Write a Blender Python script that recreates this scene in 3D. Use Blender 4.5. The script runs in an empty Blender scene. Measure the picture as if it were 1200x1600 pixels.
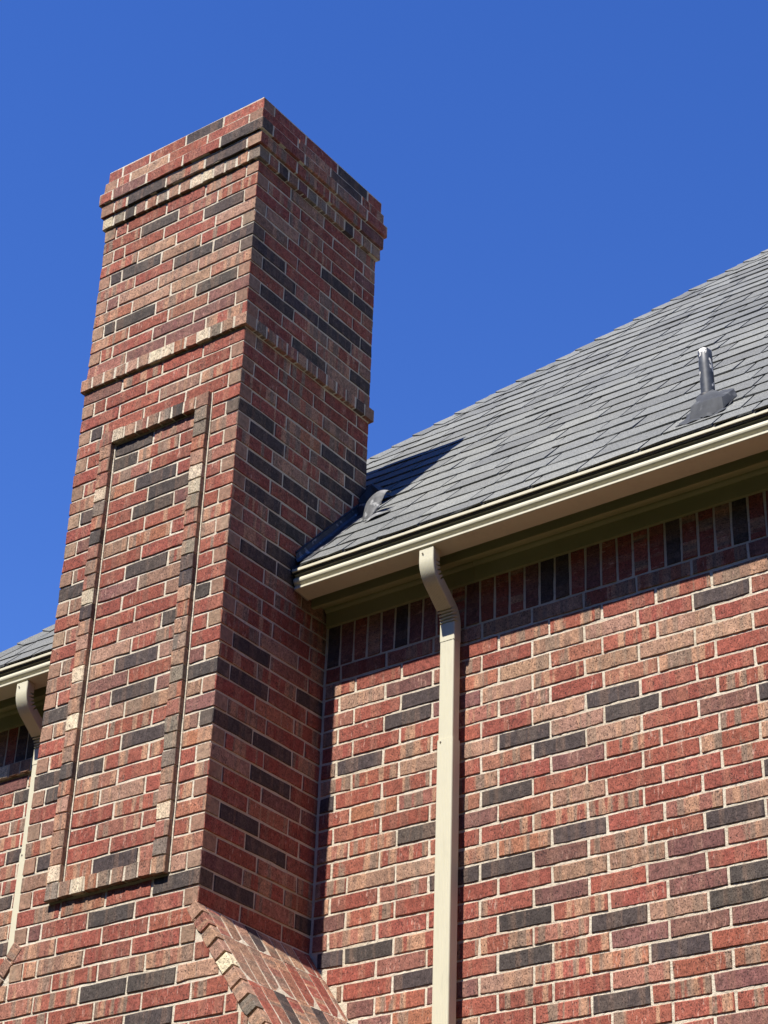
import bpy, bmesh, math, random
from mathutils import Vector, Matrix, Euler

# ------------------------------------------------------------------ camera, sky, sun, exposure
scene = bpy.context.scene
COL = scene.collection
TOP = 8.885                       # height of the chimney top above the lawn
cam_d = bpy.data.cameras.new('camera')
cam = bpy.data.objects.new('camera', cam_d)
COL.objects.link(cam)
RM = ((0.80830576, 0.58790126, 0.03184189),
      (-0.28064749, 0.43227681, -0.8569561),
      (-0.51757008, 0.6837462, 0.51440485))
R3 = Matrix(((RM[0][0], -RM[1][0], -RM[2][0]),
             (RM[0][1], -RM[1][1], -RM[2][1]),
             (RM[0][2], -RM[1][2], -RM[2][2])))
CAM = Vector((5.39126191, -6.69922422, -7.28435455 + TOP))
cam.matrix_world = Matrix.Translation(CAM) @ R3.to_4x4()
cam_d.sensor_fit = 'VERTICAL'
cam_d.sensor_height = 36.0
cam_d.lens = 3177.5 / 1600 * 36.0
cam_d.clip_start = 0.1
cam_d.clip_end = 2000
scene.camera = cam
scene.render.resolution_x = 768
scene.render.resolution_y = 1024

SUN_T = 1.55                      # fall per metre of travel towards the wall
SUN_AX = 0.10
sun_dir = Vector((SUN_AX, 1.0, -SUN_T)).normalized()
elev = math.asin(-sun_dir.z)
world = bpy.data.worlds.new('World')
scene.world = world
world.use_nodes = True
wn = world.node_tree
bg = wn.nodes['Background']
sky = wn.nodes.new('ShaderNodeTexSky')
sky.sky_type = 'NISHITA'
sky.sun_disc = False
sky.sun_elevation = elev
sky.sun_rotation = math.radians(180.0 + math.degrees(math.atan(SUN_AX)))
sky.altitude = 200
sky.air_density = 1.0
sky.dust_density = 0.0
sky.ozone_density = 3.0
bg.inputs['Strength'].default_value = 0.117
hs = wn.nodes.new('ShaderNodeHueSaturation')
hs.inputs['Hue'].default_value = 0.520
hs.inputs['Saturation'].default_value = 1.29
hs.inputs['Value'].default_value = 1.13
wn.links.new(sky.outputs[0], hs.inputs['Color'])
wn.links.new(hs.outputs[0], bg.inputs[0])
sd = bpy.data.lights.new('sun', 'SUN')
sd.energy = 5.0
sd.angle = math.radians(0.5)
sd.color = (1.0, 0.95, 0.87)
sun = bpy.data.objects.new('sun', sd)
COL.objects.link(sun)
sun.rotation_euler = sun_dir.to_track_quat('-Z', 'Y').to_euler()
sun.location = (0, -5, 20)
scene.view_settings.view_transform = 'Standard'
scene.view_settings.look = 'None'
scene.view_settings.exposure = 0.68
scene.view_settings.gamma = 1.0
scene.view_settings.use_curve_mapping = False
scene.render.engine = 'CYCLES'

rnd = random.Random(7)

# ------------------------------------------------------------------ dimensions
C = 0.0813                        # brick course
W = 1.063                         # chimney width
D = 0.7465                        # chimney projection from the wall
YB = 0.27                         # chimney back
PF = W / 4.0                      # stretcher pitch on the chimney front
PS = 0.268                        # stretcher pitch on the chimney side
PW = 0.2639                       # stretcher pitch on the wall
JT = 0.0115                       # joint
REC = 0.0045                      # mortar recess
ROOF_S, ROOF_Z, ROOF_Y = 1.08, TOP - 2.555, -0.25
zt = lambda k: TOP - (k - 1) * C  # top of course k
roofz = lambda y: ROOF_Z + ROOF_S * (y - ROOF_Y)


# ------------------------------------------------------------------ node helpers
def new_mat(name):
    m = bpy.data.materials.new(name)
    m.use_nodes = True
    nt = m.node_tree
    for n in list(nt.nodes):
        nt.nodes.remove(n)
    out = nt.nodes.new('ShaderNodeOutputMaterial')
    b = nt.nodes.new('ShaderNodeBsdfPrincipled')
    nt.links.new(b.outputs[0], out.inputs[0])
    return m, nt, b


def nd(nt, t, **kw):
    n = nt.nodes.new(t)
    for k, v in kw.items():
        setattr(n, k, v)
    return n


def math_n(nt, op, a, b=None, clamp=False):
    n = nd(nt, 'ShaderNodeMath', operation=op)
    n.use_clamp = clamp
    for i, v in enumerate((a, b)):
        if v is None:
            continue
        if isinstance(v, (int, float)):
            n.inputs[i].default_value = v
        else:
            nt.links.new(v, n.inputs[i])
    return n.outputs[0]


def noise(nt, vec, scale, detail=2.0, rough=0.5, mapping=None):
    if mapping:
        mp = nd(nt, 'ShaderNodeMapping')
        mp.inputs['Scale'].default_value = mapping
        nt.links.new(vec, mp.inputs['Vector'])
        vec = mp.outputs[0]
    n = nd(nt, 'ShaderNodeTexNoise')
    n.inputs['Scale'].default_value = scale
    n.inputs['Detail'].default_value = detail
    n.inputs['Roughness'].default_value = rough
    nt.links.new(vec, n.inputs['Vector'])
    return n.outputs['Fac']


def ramp(nt, fac, a, b, va=0.0, vb=1.0):
    n = nd(nt, 'ShaderNodeMapRange')
    n.inputs['From Min'].default_value = a
    n.inputs['From Max'].default_value = b
    n.inputs['To Min'].default_value = va
    n.inputs['To Max'].default_value = vb
    nt.links.new(fac, n.inputs['Value'])
    return n.outputs[0]


def mixc(nt, fac, a, b, mode='MIX'):
    n = nd(nt, 'ShaderNodeMix', data_type='RGBA', blend_type=mode)
    for i, v in ((0, fac), (6, a), (7, b)):
        if isinstance(v, (int, float)):
            n.inputs[i].default_value = v
        elif isinstance(v, tuple):
            n.inputs[i].default_value = (*v, 1.0) if len(v) == 3 else v
        else:
            nt.links.new(v, n.inputs[i])
    return n.outputs[2]


def bump(nt, b, h, strength, dist):
    n = nd(nt, 'ShaderNodeBump')
    n.inputs['Strength'].default_value = strength
    n.inputs['Distance'].default_value = dist
    nt.links.new(h, n.inputs['Height'])
    nt.links.new(n.outputs[0], b.inputs['Normal'])


# ------------------------------------------------------------------ materials
def brick_material(name, joined):
    m, nt, b = new_mat(name)
    L = nt.links
    att = nd(nt, 'ShaderNodeAttribute', attribute_name='brick_uv')
    ed = nd(nt, 'ShaderNodeAttribute', attribute_name='end_face')
    if joined:
        ca = nd(nt, 'ShaderNodeAttribute', attribute_name='tone')
        col, amt = ca.outputs['Color'], ca.outputs['Alpha']
        vec = att.outputs['Vector']
        rn = nd(nt, 'ShaderNodeTexWhiteNoise')
        L.new(ca.outputs['Color'], rn.inputs['Vector'])
        rv = rn.outputs['Value']
    else:
        oi = nd(nt, 'ShaderNodeObjectInfo')
        col, amt = oi.outputs['Color'], oi.outputs['Alpha']
        rv = oi.outputs['Random']
        cx = nd(nt, 'ShaderNodeCombineXYZ')
        L.new(math_n(nt, 'MULTIPLY', rv, 37.0), cx.inputs[0])
        L.new(math_n(nt, 'MULTIPLY', rv, 11.3), cx.inputs[1])
        L.new(math_n(nt, 'MULTIPLY', rv, 23.7), cx.inputs[2])
        va = nd(nt, 'ShaderNodeVectorMath', operation='ADD')
        L.new(att.outputs['Vector'], va.inputs[0])
        L.new(cx.outputs[0], va.inputs[1])
        vec = va.outputs[0]
    # clay bands burnt across the brick
    band = noise(nt, vec, 1.0, 1.5, 0.5, (19.0, 3.0, 0.9))
    bmask = ramp(nt, math_n(nt, 'ADD', band, math_n(nt, 'MULTIPLY', noise(nt, vec, 190.0, 2.0, 0.6), 0.09)), 0.545, 0.585)
    bfac = math_n(nt, 'MULTIPLY', bmask, amt)
    band2 = noise(nt, vec, 1.0, 1.0, 0.5, (26.0, 9.0, 0.9))
    bandcol = mixc(nt, ramp(nt, band2, 0.42, 0.56), (0.48, 0.28, 0.175), (0.25, 0.185, 0.135))
    c1 = mixc(nt, bfac, col, bandcol)
    # lime smears in short upright strokes
    st = noise(nt, vec, 1.0, 2.0, 0.6, (110.0, 60.0, 22.0))
    sm = noise(nt, vec, 9.0, 1.0)
    sfac = math_n(nt, 'MULTIPLY', ramp(nt, st, 0.60, 0.70), ramp(nt, sm, 0.42, 0.6))
    lum = nd(nt, 'ShaderNodeSeparateColor')
    L.new(col, lum.inputs[0])
    sfac = math_n(nt, 'MULTIPLY', sfac, ramp(nt, lum.outputs[0], 0.10, 0.25, 0.18, 0.8))
    c2 = mixc(nt, sfac, c1, (0.52, 0.33, 0.26))
    # cloudy tone change, fine grit and pits
    cl = noise(nt, vec, 42.0, 3.0, 0.6)
    c3 = mixc(nt, 1.0, c2, mixc(nt, ramp(nt, cl, 0.3, 0.7), (0.72, 0.70, 0.70), (1.25, 1.22, 1.2)), 'MULTIPLY')
    gr = noise(nt, vec, 1.0, 3.0, 0.75, (230.0, 200.0, 120.0))
    c3 = mixc(nt, 1.0, c3, mixc(nt, ramp(nt, gr, 0.3, 0.7), (0.54, 0.53, 0.53), (1.54, 1.54, 1.54)), 'MULTIPLY')
    pit = noise(nt, vec, 1.0, 2.0, 0.55, (190.0, 160.0, 120.0))
    pf = ramp(nt, pit, 0.60, 0.66)
    c4 = mixc(nt, math_n(nt, 'MULTIPLY', pf, 0.75), c3, (0.045, 0.03, 0.03))
    # sawn ends are paler
    en = mixc(nt, ramp(nt, rv, 0.25, 0.75), (0.30, 0.22, 0.15), (0.44, 0.30, 0.20))
    en = mixc(nt, 1.0, en, mixc(nt, ramp(nt, cl, 0.3, 0.7), (0.7, 0.7, 0.7), (1.2, 1.2, 1.2)), 'MULTIPLY')
    c5 = mixc(nt, math_n(nt, 'MULTIPLY', ed.outputs['Fac'], ramp(nt, lum.outputs[0], 0.08, 0.2, 0.15, 0.65)), c4, en)
    gp = nd(nt, 'ShaderNodeNewGeometry').outputs['Position']
    we = noise(nt, gp, 1.0, 4.0, 0.65, (1.6, 1.6, 0.7))
    c5 = mixc(nt, 1.0, c5, mixc(nt, ramp(nt, we, 0.3, 0.7), (0.80, 0.80, 0.80), (1.12, 1.11, 1.10)), 'MULTIPLY')
    sl = noise(nt, gp, 34.0, 4.0, 0.7)
    c5 = mixc(nt, ramp(nt, sl, 0.66, 0.78, 0.0, 0.4), c5, (0.50, 0.42, 0.33))
    L.new(c5, b.inputs['Base Color'])
    b.inputs['Roughness'].default_value = 0.9
    b.inputs['Specular IOR Level'].default_value = 0.25
    h = math_n(nt, 'ADD', math_n(nt, 'MULTIPLY', pf, -0.7), math_n(nt, 'ADD', math_n(nt, 'MULTIPLY', gr, 0.6), math_n(nt, 'MULTIPLY', cl, 1.2)))
    bump(nt, b, h, 0.9, 0.003)
    return m


def mortar_material():
    m, nt, b = new_mat('mortar')
    tc = nd(nt, 'ShaderNodeNewGeometry')
    v = tc.outputs['Position']
    a = noise(nt, v, 240.0, 3.0, 0.7)
    c = noise(nt, v, 3.0, 3.0, 0.6)
    d = noise(nt, v, 60.0, 2.0, 0.6)
    col = mixc(nt, ramp(nt, c, 0.3, 0.7), (0.60, 0.51, 0.385), (0.76, 0.68, 0.545))
    col = mixc(nt, 1.0, col, mixc(nt, ramp(nt, a, 0.3, 0.7), (0.78, 0.78, 0.76), (1.1, 1.1, 1.1)), 'MULTIPLY')
    col = mixc(nt, ramp(nt, d, 0.62, 0.72, 0.0, 0.6), col, (0.30, 0.25, 0.20))
    nt.links.new(col, b.inputs['Base Color'])
    b.inputs['Roughness'].default_value = 0.95
    b.inputs['Specular IOR Level'].default_value = 0.2
    bump(nt, b, math_n(nt, 'ADD', a, math_n(nt, 'MULTIPLY', d, 2.0)), 0.8, 0.003)
    return m


def shingle_material(name='asphalt_shingle', base=(0.178, 0.183, 0.173)):
    m, nt, b = new_mat(name)
    tc = nd(nt, 'ShaderNodeNewGeometry')
    v = tc.outputs['Position']
    oi = nd(nt, 'ShaderNodeObjectInfo')
    g1 = noise(nt, v, 170.0, 3.0, 0.85)
    g2 = noise(nt, v, 95.0, 3.0, 0.7)
    g3 = noise(nt, v, 2.2, 3.0, 0.6)
    k = mixc(nt, ramp(nt, g1, 0.34, 0.66), (0.45, 0.46, 0.48), (1.6, 1.58, 1.55))
    k = mixc(nt, 1.0, k, mixc(nt, ramp(nt, g2, 0.3, 0.7), (0.78, 0.79, 0.80), (1.22, 1.21, 1.2)), 'MULTIPLY')
    c = mixc(nt, 1.0, (*base, 1), k, 'MULTIPLY')
    c = mixc(nt, 1.0, c, mixc(nt, ramp(nt, g3, 0.3, 0.7), (0.88, 0.89, 0.92), (1.08, 1.07, 1.05)), 'MULTIPLY')
    c = mixc(nt, 1.0, c, mixc(nt, oi.outputs['Random'], (0.80, 0.80, 0.81), (1.12, 1.12, 1.11)), 'MULTIPLY')
    nt.links.new(c, b.inputs['Base Color'])
    b.inputs['Roughness'].default_value = 0.92
    b.inputs['Specular IOR Level'].default_value = 0.3
    bump(nt, b, math_n(nt, 'ADD', g1, math_n(nt, 'MULTIPLY', g2, 1.2)), 0.6, 0.0025)
    return m


def paint_material(name, col, rough=0.38, dirt=0.25):
    m, nt, b = new_mat(name)
    tc = nd(nt, 'ShaderNodeNewGeometry')
    v = tc.outputs['Position']
    a = noise(nt, v, 5.0, 4.0, 0.65)
    s = noise(nt, v, 1.0, 3.0, 0.6, (60.0, 60.0, 7.0))
    f = math_n(nt, 'MULTIPLY', ramp(nt, a, 0.45, 0.75), ramp(nt, s, 0.45, 0.7))
    c = mixc(nt, math_n(nt, 'MULTIPLY', f, dirt), col, tuple(x * 0.55 for x in col))
    nt.links.new(c, b.inputs['Base Color'])
    b.inputs['Roughness'].default_value = rough
    bump(nt, b, noise(nt, v, 22.0, 3.0, 0.5), 0.12, 0.004)
    return m


def board_material():
    m, nt, b = new_mat('painted_board')
    v = nd(nt, 'ShaderNodeNewGeometry').outputs['Position']
    g = noise(nt, v, 1.0, 4.0, 0.6, (3.0, 70.0, 110.0))
    a = noise(nt, v, 2.5, 3.0, 0.6)
    c = mixc(nt, ramp(nt, a, 0.35, 0.7), (0.33, 0.325, 0.155), (0.39, 0.38, 0.20))
    c = mixc(nt, ramp(nt, g, 0.5, 0.75, 0.0, 0.22), c, (0.30, 0.26, 0.17))
    nt.links.new(c, b.inputs['Base Color'])
    b.inputs['Roughness'].default_value = 0.6
    bump(nt, b, g, 0.4, 0.002)
    return m


def vent_material():
    m, nt, b = new_mat('peeling_pipe_paint')
    v = nd(nt, 'ShaderNodeTexCoord').outputs['Object']
    a = noise(nt, v, 1.0, 3.0, 0.55, (20.0, 20.0, 13.0))
    zsep = nd(nt, 'ShaderNodeSeparateXYZ')
    nt.links.new(v, zsep.inputs[0])
    top_ = ramp(nt, math_n(nt, 'ADD', zsep.outputs[2], math_n(nt, 'MULTIPLY', noise(nt, v, 38.0, 2.0, 0.5), 0.16)), 0.352, 0.358)
    w = math_n(nt, 'MAXIMUM', ramp(nt, a, 0.57, 0.585), top_)
    a2 = noise(nt, v, 30.0, 3.0, 0.6)
    dk = mixc(nt, ramp(nt, a2, 0.3, 0.7), (0.026, 0.031, 0.038), (0.078, 0.086, 0.098))
    c = mixc(nt, w, dk, (0.72, 0.70, 0.64))
    nt.links.new(c, b.inputs['Base Color'])
    b.inputs['Roughness'].default_value = 0.5
    return m


def metal_material(name, lo, hi, white, rough=0.42, metallic=0.55, scale=8.0):
    m, nt, b = new_mat(name)
    v = nd(nt, 'ShaderNodeTexCoord').outputs['Object']
    a = noise(nt, v, scale, 4.0, 0.6)
    p = noise(nt, v, scale * 1.7, 3.0, 0.55)
    c = mixc(nt, ramp(nt, a, 0.3, 0.7), lo, hi)
    c = mixc(nt, ramp(nt, p, 0.58, 0.66, 0.0, white), c, (0.55, 0.56, 0.56))
    nt.links.new(c, b.inputs['Base Color'])
    b.inputs['Roughness'].default_value = rough
    b.inputs['Metallic'].default_value = metallic
    bump(nt, b, noise(nt, v, scale * 4, 3.0, 0.5), 0.3, 0.006)
    return m


def grass_material():
    m, nt, b = new_mat('lawn')
    v = nd(nt, 'ShaderNodeNewGeometry').outputs['Position']
    a = noise(nt, v, 0.35, 4.0, 0.6)
    g = noise(nt, v, 30.0, 3.0, 0.7)
    c = mixc(nt, ramp(nt, a, 0.3, 0.7), (0.028, 0.030, 0.009), (0.046, 0.038, 0.016))
    c = mixc(nt, 1.0, c, mixc(nt, g, (0.5, 0.5, 0.5), (1.5, 1.5, 1.5)), 'MULTIPLY')
    nt.links.new(c, b.inputs['Base Color'])
    b.inputs['Roughness'].default_value = 0.95
    bump(nt, b, g, 1.0, 0.03)
    return m


M_BRICK = brick_material('clay_brick', False)
M_BRICKJ = brick_material('clay_brick_joined', True)
M_MORTAR = mortar_material()
M_SHINGLE = shingle_material()
M_FELT = shingle_material('asphalt_underlay', (0.030, 0.030, 0.031))
M_CREAM = paint_material('cream_enamel', (0.66, 0.62, 0.455), 0.5, 0.35)
M_SEAL = paint_material('sealant', (0.42, 0.39, 0.32), 0.7, 0.4)
M_BOARD = board_material()
M_VENT = vent_material()
M_BOOT = metal_material('weathered_lead', (0.022, 0.025, 0.030), (0.048, 0.053, 0.060), 0.10, 0.8, 0.0, 9.0)
M_FLASH = metal_material('dark_flashing', (0.022, 0.024, 0.030), (0.060, 0.062, 0.070), 0.45, 0.5, 0.15, 14.0)
M_GALV = metal_material('galvanised_sheet', (0.07, 0.073, 0.078), (0.17, 0.173, 0.178), 0.5, 0.6, 0.0, 16.0)
M_RUBBER = paint_material('black_rubber', (0.02, 0.02, 0.022), 0.6, 0.3)
M_SCREW = metal_material('screw_head', (0.08, 0.06, 0.04), (0.16, 0.12, 0.08), 0.1, 0.6, 0.4, 90.0)
M_GRASS = grass_material()

# ------------------------------------------------------------------ object helpers


def link(name, me, mat, parent=None):
    o = bpy.data.objects.new(name, me)
    COL.objects.link(o)
    if mat and not me.materials:
        me.materials.append(mat)
    if parent:
        o.parent = parent
    return o


def pydata(name, verts, faces, mat, parent=None, smooth=False):
    me = bpy.data.meshes.new(name)
    me.from_pydata([tuple(v) for v in verts], [], faces)
    me.update()
    if smooth:
        me.polygons.foreach_set('use_smooth', [True] * len(me.polygons))
    return link(name, me, mat, parent)


def thing(name, label, cat, loc=(0, 0, 0), group=None):
    o = bpy.data.objects.new(name, None)
    o.empty_display_size = 0.2
    COL.objects.link(o)
    o.location = loc
    o['label'] = label
    o['category'] = cat
    if group:
        o['group'] = group
    return o


class MB:
    def __init__(self):
        self.v, self.f = [], []

    def box(self, x0, x1, y0, y1, z0, z1):
        n = len(self.v)
        self.v += [(x, y, z) for z in (z0, z1) for y in (y0, y1) for x in (x0, x1)]
        self.f += [tuple(n + i for i in q) for q in
                   ((0, 2, 3, 1), (4, 5, 7, 6), (0, 1, 5, 4), (2, 6, 7, 3), (0, 4, 6, 2), (1, 3, 7, 5))]

    def poly(self, pts, faces):
        n = len(self.v)
        self.v += list(pts)
        self.f += [tuple(n + i for i in q) for q in faces]

    def build(self, name, mat, parent=None, smooth=False):
        return pydata(name, self.v, self.f, mat, parent, smooth)


# ------------------------------------------------------------------ bricks
# A brick mesh: outward face in the plane y=0 looking to -y, x along its length, z up, chipped uneven arris.
def brick_geo(w, h, d, r, back=True):
    """returns verts, faces, end flags"""
    hw, hh = w / 2, h / 2
    j = lambda s: r.uniform(-s, s)
    out = []
    if w > 0.15:
        xs = [-hw, -hw * 0.4, hw * 0.3, hw]
    else:
        xs = [-hw, 0.1 * hw, hw]
    for i, x in enumerate(xs):
        out.append((x, hh))
    for i, x in enumerate(reversed(xs)):
        out.append((x, -hh))
    base = []
    for (x, z) in out:
        jx = j(0.0016) if abs(abs(x) - hw) < 1e-6 else j(0.008)
        base.append((x + jx, z + j(0.0018)))
    n = len(base)
    face_r, mid_r = [], []
    tiltx, tiltz = j(0.0022), j(0.0022)
    for (x, z) in base:
        yf = tiltx * x / hw * 0.5 + tiltz * z / hh * 0.5
        c = r.uniform(0.0012, 0.0034)
        if r.random() < 0.12:
            c += r.uniform(0.001, 0.0035)
        cx = c if abs(x) > hw * 0.8 else 0
        face_r.append((x - math.copysign(cx, x), yf, z - math.copysign(c, z)))
        mid_r.append((x, yf + c * 1.1, z))
    back_r = [(x, d, z) for (x, z) in base]
    verts = face_r + mid_r + back_r
    faces = [tuple(range(n - 1, -1, -1))]
    ends = [0.0]
    for a in (0, n):
        for i in range(n):
            k = (i + 1) % n
            faces.append((a + i, a + k, a + n + k, a + n + i))
            isend = abs(base[i][0] - base[k][0]) < 0.02 and abs(base[i][1] - base[k][1]) > 0.02
            ends.append(1.0 if (isend and a) else 0.0)
    faces.append(tuple(2 * n + i for i in range(n)))
    ends.append(0.0)
    return verts, faces, ends


def set_attrs(me, uv, ends):
    a = me.attributes.new('brick_uv', 'FLOAT_VECTOR', 'POINT')
    a.data.foreach_set('vector', [c for p in uv for c in p])
    e = me.attributes.new('end_face', 'FLOAT', 'FACE')
    e.data.foreach_set('value', ends)


POOL = {}


def brick_mesh(w, h, d):
    key = (round(w, 3), round(h, 3), round(d, 3))
    lst = POOL.setdefault(key, [])
    if len(lst) < 7:
        r = random.Random(hash(key) % 99991 + len(lst) * 17)
        v, f, e = brick_geo(*key, r)
        me = bpy.data.meshes.new('brick')
        me.from_pydata(v, [], f)
        me.update()
        set_attrs(me, v, e)
        me.materials.append(M_BRICK)
        lst.append(me)
        return me
    return rnd.choice(lst)


# clay tones: (r, g, b, band amount)
def jit(c, s=0.13):
    k = 1 + rnd.uniform(-s, s)
    return (c[0] * k, c[1] * k * (1 + rnd.uniform(-.05, .05)), c[2] * k * (1 + rnd.uniform(-.05, .05)), c[3])


DARK = (0.080, 0.065, 0.060, 0.14)
PURPLE = (0.205, 0.096, 0.082, 0.15)
RED = (0.305, 0.092, 0.064, 0.22)
REDB = (0.325, 0.106, 0.072, 0.9)
ROSE = (0.330, 0.146, 0.102, 0.8)
ORANGE = (0.370, 0.155, 0.092, 0.8)
TAN = (0.400, 0.240, 0.165, 0.6)
PALE = (0.66, 0.56, 0.40, 0.15)
GREY = (0.235, 0.195, 0.150, 0.3)
BROWN = (0.300, 0.175, 0.120, 0.7)


def pick(weights):
    t = rnd.random() * sum(w for _, w in weights)
    for c, w in weights:
        t -= w
        if t <= 0:
            return jit(c)
    return jit(weights[-1][0])


STRETCH = ((RED, 38), (REDB, 26), (ROSE, 15), (ORANGE, 5), (TAN, 5), (BROWN, 4), (PURPLE, 6))
HEAD = ((TAN, 24), (PALE, 20), (GREY, 20), (BROWN, 14), (ROSE, 18), (DARK, 5), (ORANGE, 8))
HEADS = ((TAN, 14), (PALE, 3), (GREY, 24), (BROWN, 26), (ROSE, 16), (DARK, 10), (PURPLE, 10))
SOLD = ((RED, 40), (PURPLE, 18), (DARK, 25), (REDB, 12), (BROWN, 5))

# brick record: origin (centre of outward face), facing, size, tone, piece name
FACING = {'f': 0.0, 'r': math.pi / 2, 'l': -math.pi / 2, 'b': math.pi}


def project(p):
    q = R3.transposed() @ (Vector(p) - CAM)
    if q.z >= 0:
        return None
    return (600 + 3177.5 * q.x / -q.z, 800 - 3177.5 * q.y / -q.z, -q.z)


def visible_size(b):
    pr = project(b['loc'])
    if pr is None:
        return 0
    x, y, dist = pr
    if not (-25 < x < 1225 and -25 < y < 1625):
        return 0
    a = FACING[b['face']]
    nrm = Vector((math.sin(a), -math.cos(a), 0))
    toc = (CAM - Vector(b['loc'])).normalized()
    c = nrm.dot(toc)
    if c <= 0.02 or b.get('hid'):
        return 0
    return b['w'] * b['h'] * c / dist ** 2


def B(lst, loc, face, w, h, d, tone=None, name='brick', roll=0.0, hid=False, tw=STRETCH):
    lst.append(dict(loc=Vector(loc), face=face, w=w, h=h, d=d, tone=tone or pick(tw), name=name, roll=roll, hid=hid))


def nearest_marks(lst, marks, radius=1.0):
    """tone the brick whose face covers the listed surface position"""
    for (face, a, k, tone) in marks:
        best = None
        for b in lst:
            if b['face'] != face or b['name'] != 'brick':
                continue
            z = TOP - (k - 0.5) * C
            if abs(b['loc'].z - z) > C * 0.5:
                continue
            u = b['loc'].x if face == 'f' else b['loc'].y
            if abs(u - a) <= b['w'] / 2 + 0.006:
                dd = abs(u - a)
                if best is None or dd < best[0]:
                    best = (dd, b)
        if best:
            best[1]['tone'] = jit(tone, 0.08)


def realise(lst, parent, cap=300):
    names = {}
    for b in lst:
        names.setdefault(b['name'], []).append(b)
    for nm, bs in names.items():
        for b in bs:
            b['vis'] = visible_size(b)
        bs.sort(key=lambda b: -b['vis'])
        singles = [b for b in bs[:cap] if b['vis'] > 0]
        rest = bs[len(singles):]
        base = parent.matrix_world.translation if False else Vector(parent.location)
        for b in singles:
            me = brick_mesh(b['w'], b['h'], b['d'])
            o = bpy.data.objects.new(nm, me)
            COL.objects.link(o)
            o.parent = parent
            o.location = b['loc'] - base
            o.rotation_euler = (0, b['roll'] + rnd.uniform(-.003, .003), FACING[b['face']])
            if b.get('rot'):
                o.rotation_euler = b['rot']
            o.color = b['tone']
        if rest:
            V, F, E, U, T = [], [], [], [], []
            for b in rest:
                v, f, e = brick_geo(b['w'], b['h'], b['d'], rnd)
                rot = (Euler(b['rot']) if b.get('rot') else Euler((0, b['roll'], FACING[b['face']]))).to_matrix()
                off = Vector((rnd.uniform(0, 40), rnd.uniform(0, 40), rnd.uniform(0, 40)))
                n = len(V)
                for p in v:
                    V.append(tuple(rot @ Vector(p) + b['loc'] - base))
                    U.append(tuple(Vector(p) + off))
                F += [tuple(n + i for i in q) for q in f]
                E += e
                T += [b['tone']] * len(v)
            me = bpy.data.meshes.new('brickwork')
            me.from_pydata(V, [], F)
            me.update()
            set_attrs(me, U, E)
            t = me.attributes.new('tone', 'FLOAT_COLOR', 'POINT')
            t.data.foreach_set('color', [c for q in T for c in q])
            me.materials.append(M_BRICKJ)
            o = link('distant_' + nm if False else nm + 'work', me, None, parent)
            o['kind'] = 'stuff'


H = C - JT
zc = lambda k: TOP - (k - 0.5) * C - 0.001 + JT / 2 - JT / 2   # centre of the bricks of course k


def jo():
    return rnd.uniform(-0.0009, 0.0009)


def run(lst, face, plane, k, cuts, depth=0.085, name='brick', tw=STRETCH, tones=None, h=None, dz=0.0, hid=False, ends=(True, True)):
    """lay bricks between consecutive cuts along one face; cuts are joint centres"""
    n = len(cuts)
    for i in range(n - 1):
        a, b = cuts[i], cuts[i + 1]
        a2 = a + (JT / 2 if (i > 0 or ends[0]) else 0)
        b2 = b - (JT / 2 if (i < n - 2 or ends[1]) else 0)
        if b2 - a2 < 0.02:
            continue
        w = b2 - a2
        u = (a2 + b2) / 2
        y = jo()
        loc = (u, plane + y, zc(k) + dz) if face in 'fb' else (plane + y, u, zc(k) + dz)
        B(lst, loc, face, round(w, 3), h or H, depth, tones[i] if tones else None, name, 0.0, hid, tw)


# ================================================================== GROUND
g = MB()
gs = 12
R = 400.0
pts = []
for i in range(gs + 1):
    for j in range(gs + 1):
        pts.append((-R + 2 * R * i / gs, -R + 2 * R * j / gs, 0.0))
faces = [(i * (gs + 1) + j, (i + 1) * (gs + 1) + j, (i + 1) * (gs + 1) + j + 1, i * (gs + 1) + j + 1)
         for i in range(gs) for j in range(gs)]
lawn = pydata('ground', pts, faces, M_GRASS)
lawn['kind'] = 'structure'

# unseen ring of trees, added to block the low sky and deepen shade
tr_rnd = random.Random(31)
M_LEAF, _nt, _b = new_mat('dense_foliage')
_v = nd(_nt, 'ShaderNodeNewGeometry').outputs['Position']
_nt.links.new(mixc(_nt, ramp(_nt, noise(_nt, _v, 1.6, 4.0, 0.7), 0.35, 0.65), (0.018, 0.030, 0.010), (0.055, 0.075, 0.022)), _b.inputs['Base Color'])
_b.inputs['Roughness'].default_value = 0.8
tw_ = MB()
for i in range(150):
    a = math.radians(-205 + 250 * (i + tr_rnd.uniform(-.4, .4)) / 150)
    rad_ = 24 + tr_rnd.uniform(-2.5, 4.5)
    cx_, cy_ = 2 + rad_ * math.cos(a), -3 + rad_ * math.sin(a)
    hgt = tr_rnd.uniform(15, 20)
    rr_ = tr_rnd.uniform(2.4, 3.6)
    rings_, segs_ = 9, 12
    vv_, ff_ = [], []
    for u_ in range(rings_ + 1):
        t_ = u_ / rings_
        w_ = rr_ * (0.55 + 0.75 * math.sin(math.pi * min(1, t_ * 1.02)) ** 0.7) * (1.0 if t_ < .75 else (1 - (t_ - .75) * 2.6))
        for q_ in range(segs_):
            b_ = 2 * math.pi * q_ / segs_
            k_ = w_ * tr_rnd.uniform(.75, 1.2)
            vv_.append((cx_ + k_ * math.cos(b_), cy_ + k_ * math.sin(b_), hgt * t_ + tr_rnd.uniform(-.3, .3)))
    for u_ in range(rings_):
        for q_ in range(segs_):
            p_ = (q_ + 1) % segs_
            ff_.append((u_ * segs_ + q_, u_ * segs_ + p_, (u_ + 1) * segs_ + p_, (u_ + 1) * segs_ + q_))
    ff_.append(tuple(rings_ * segs_ + q_ for q_ in range(segs_)))
    tw_.poly(vv_, ff_)
wood = tw_.build('sky_blocker_trees', M_LEAF)
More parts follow.
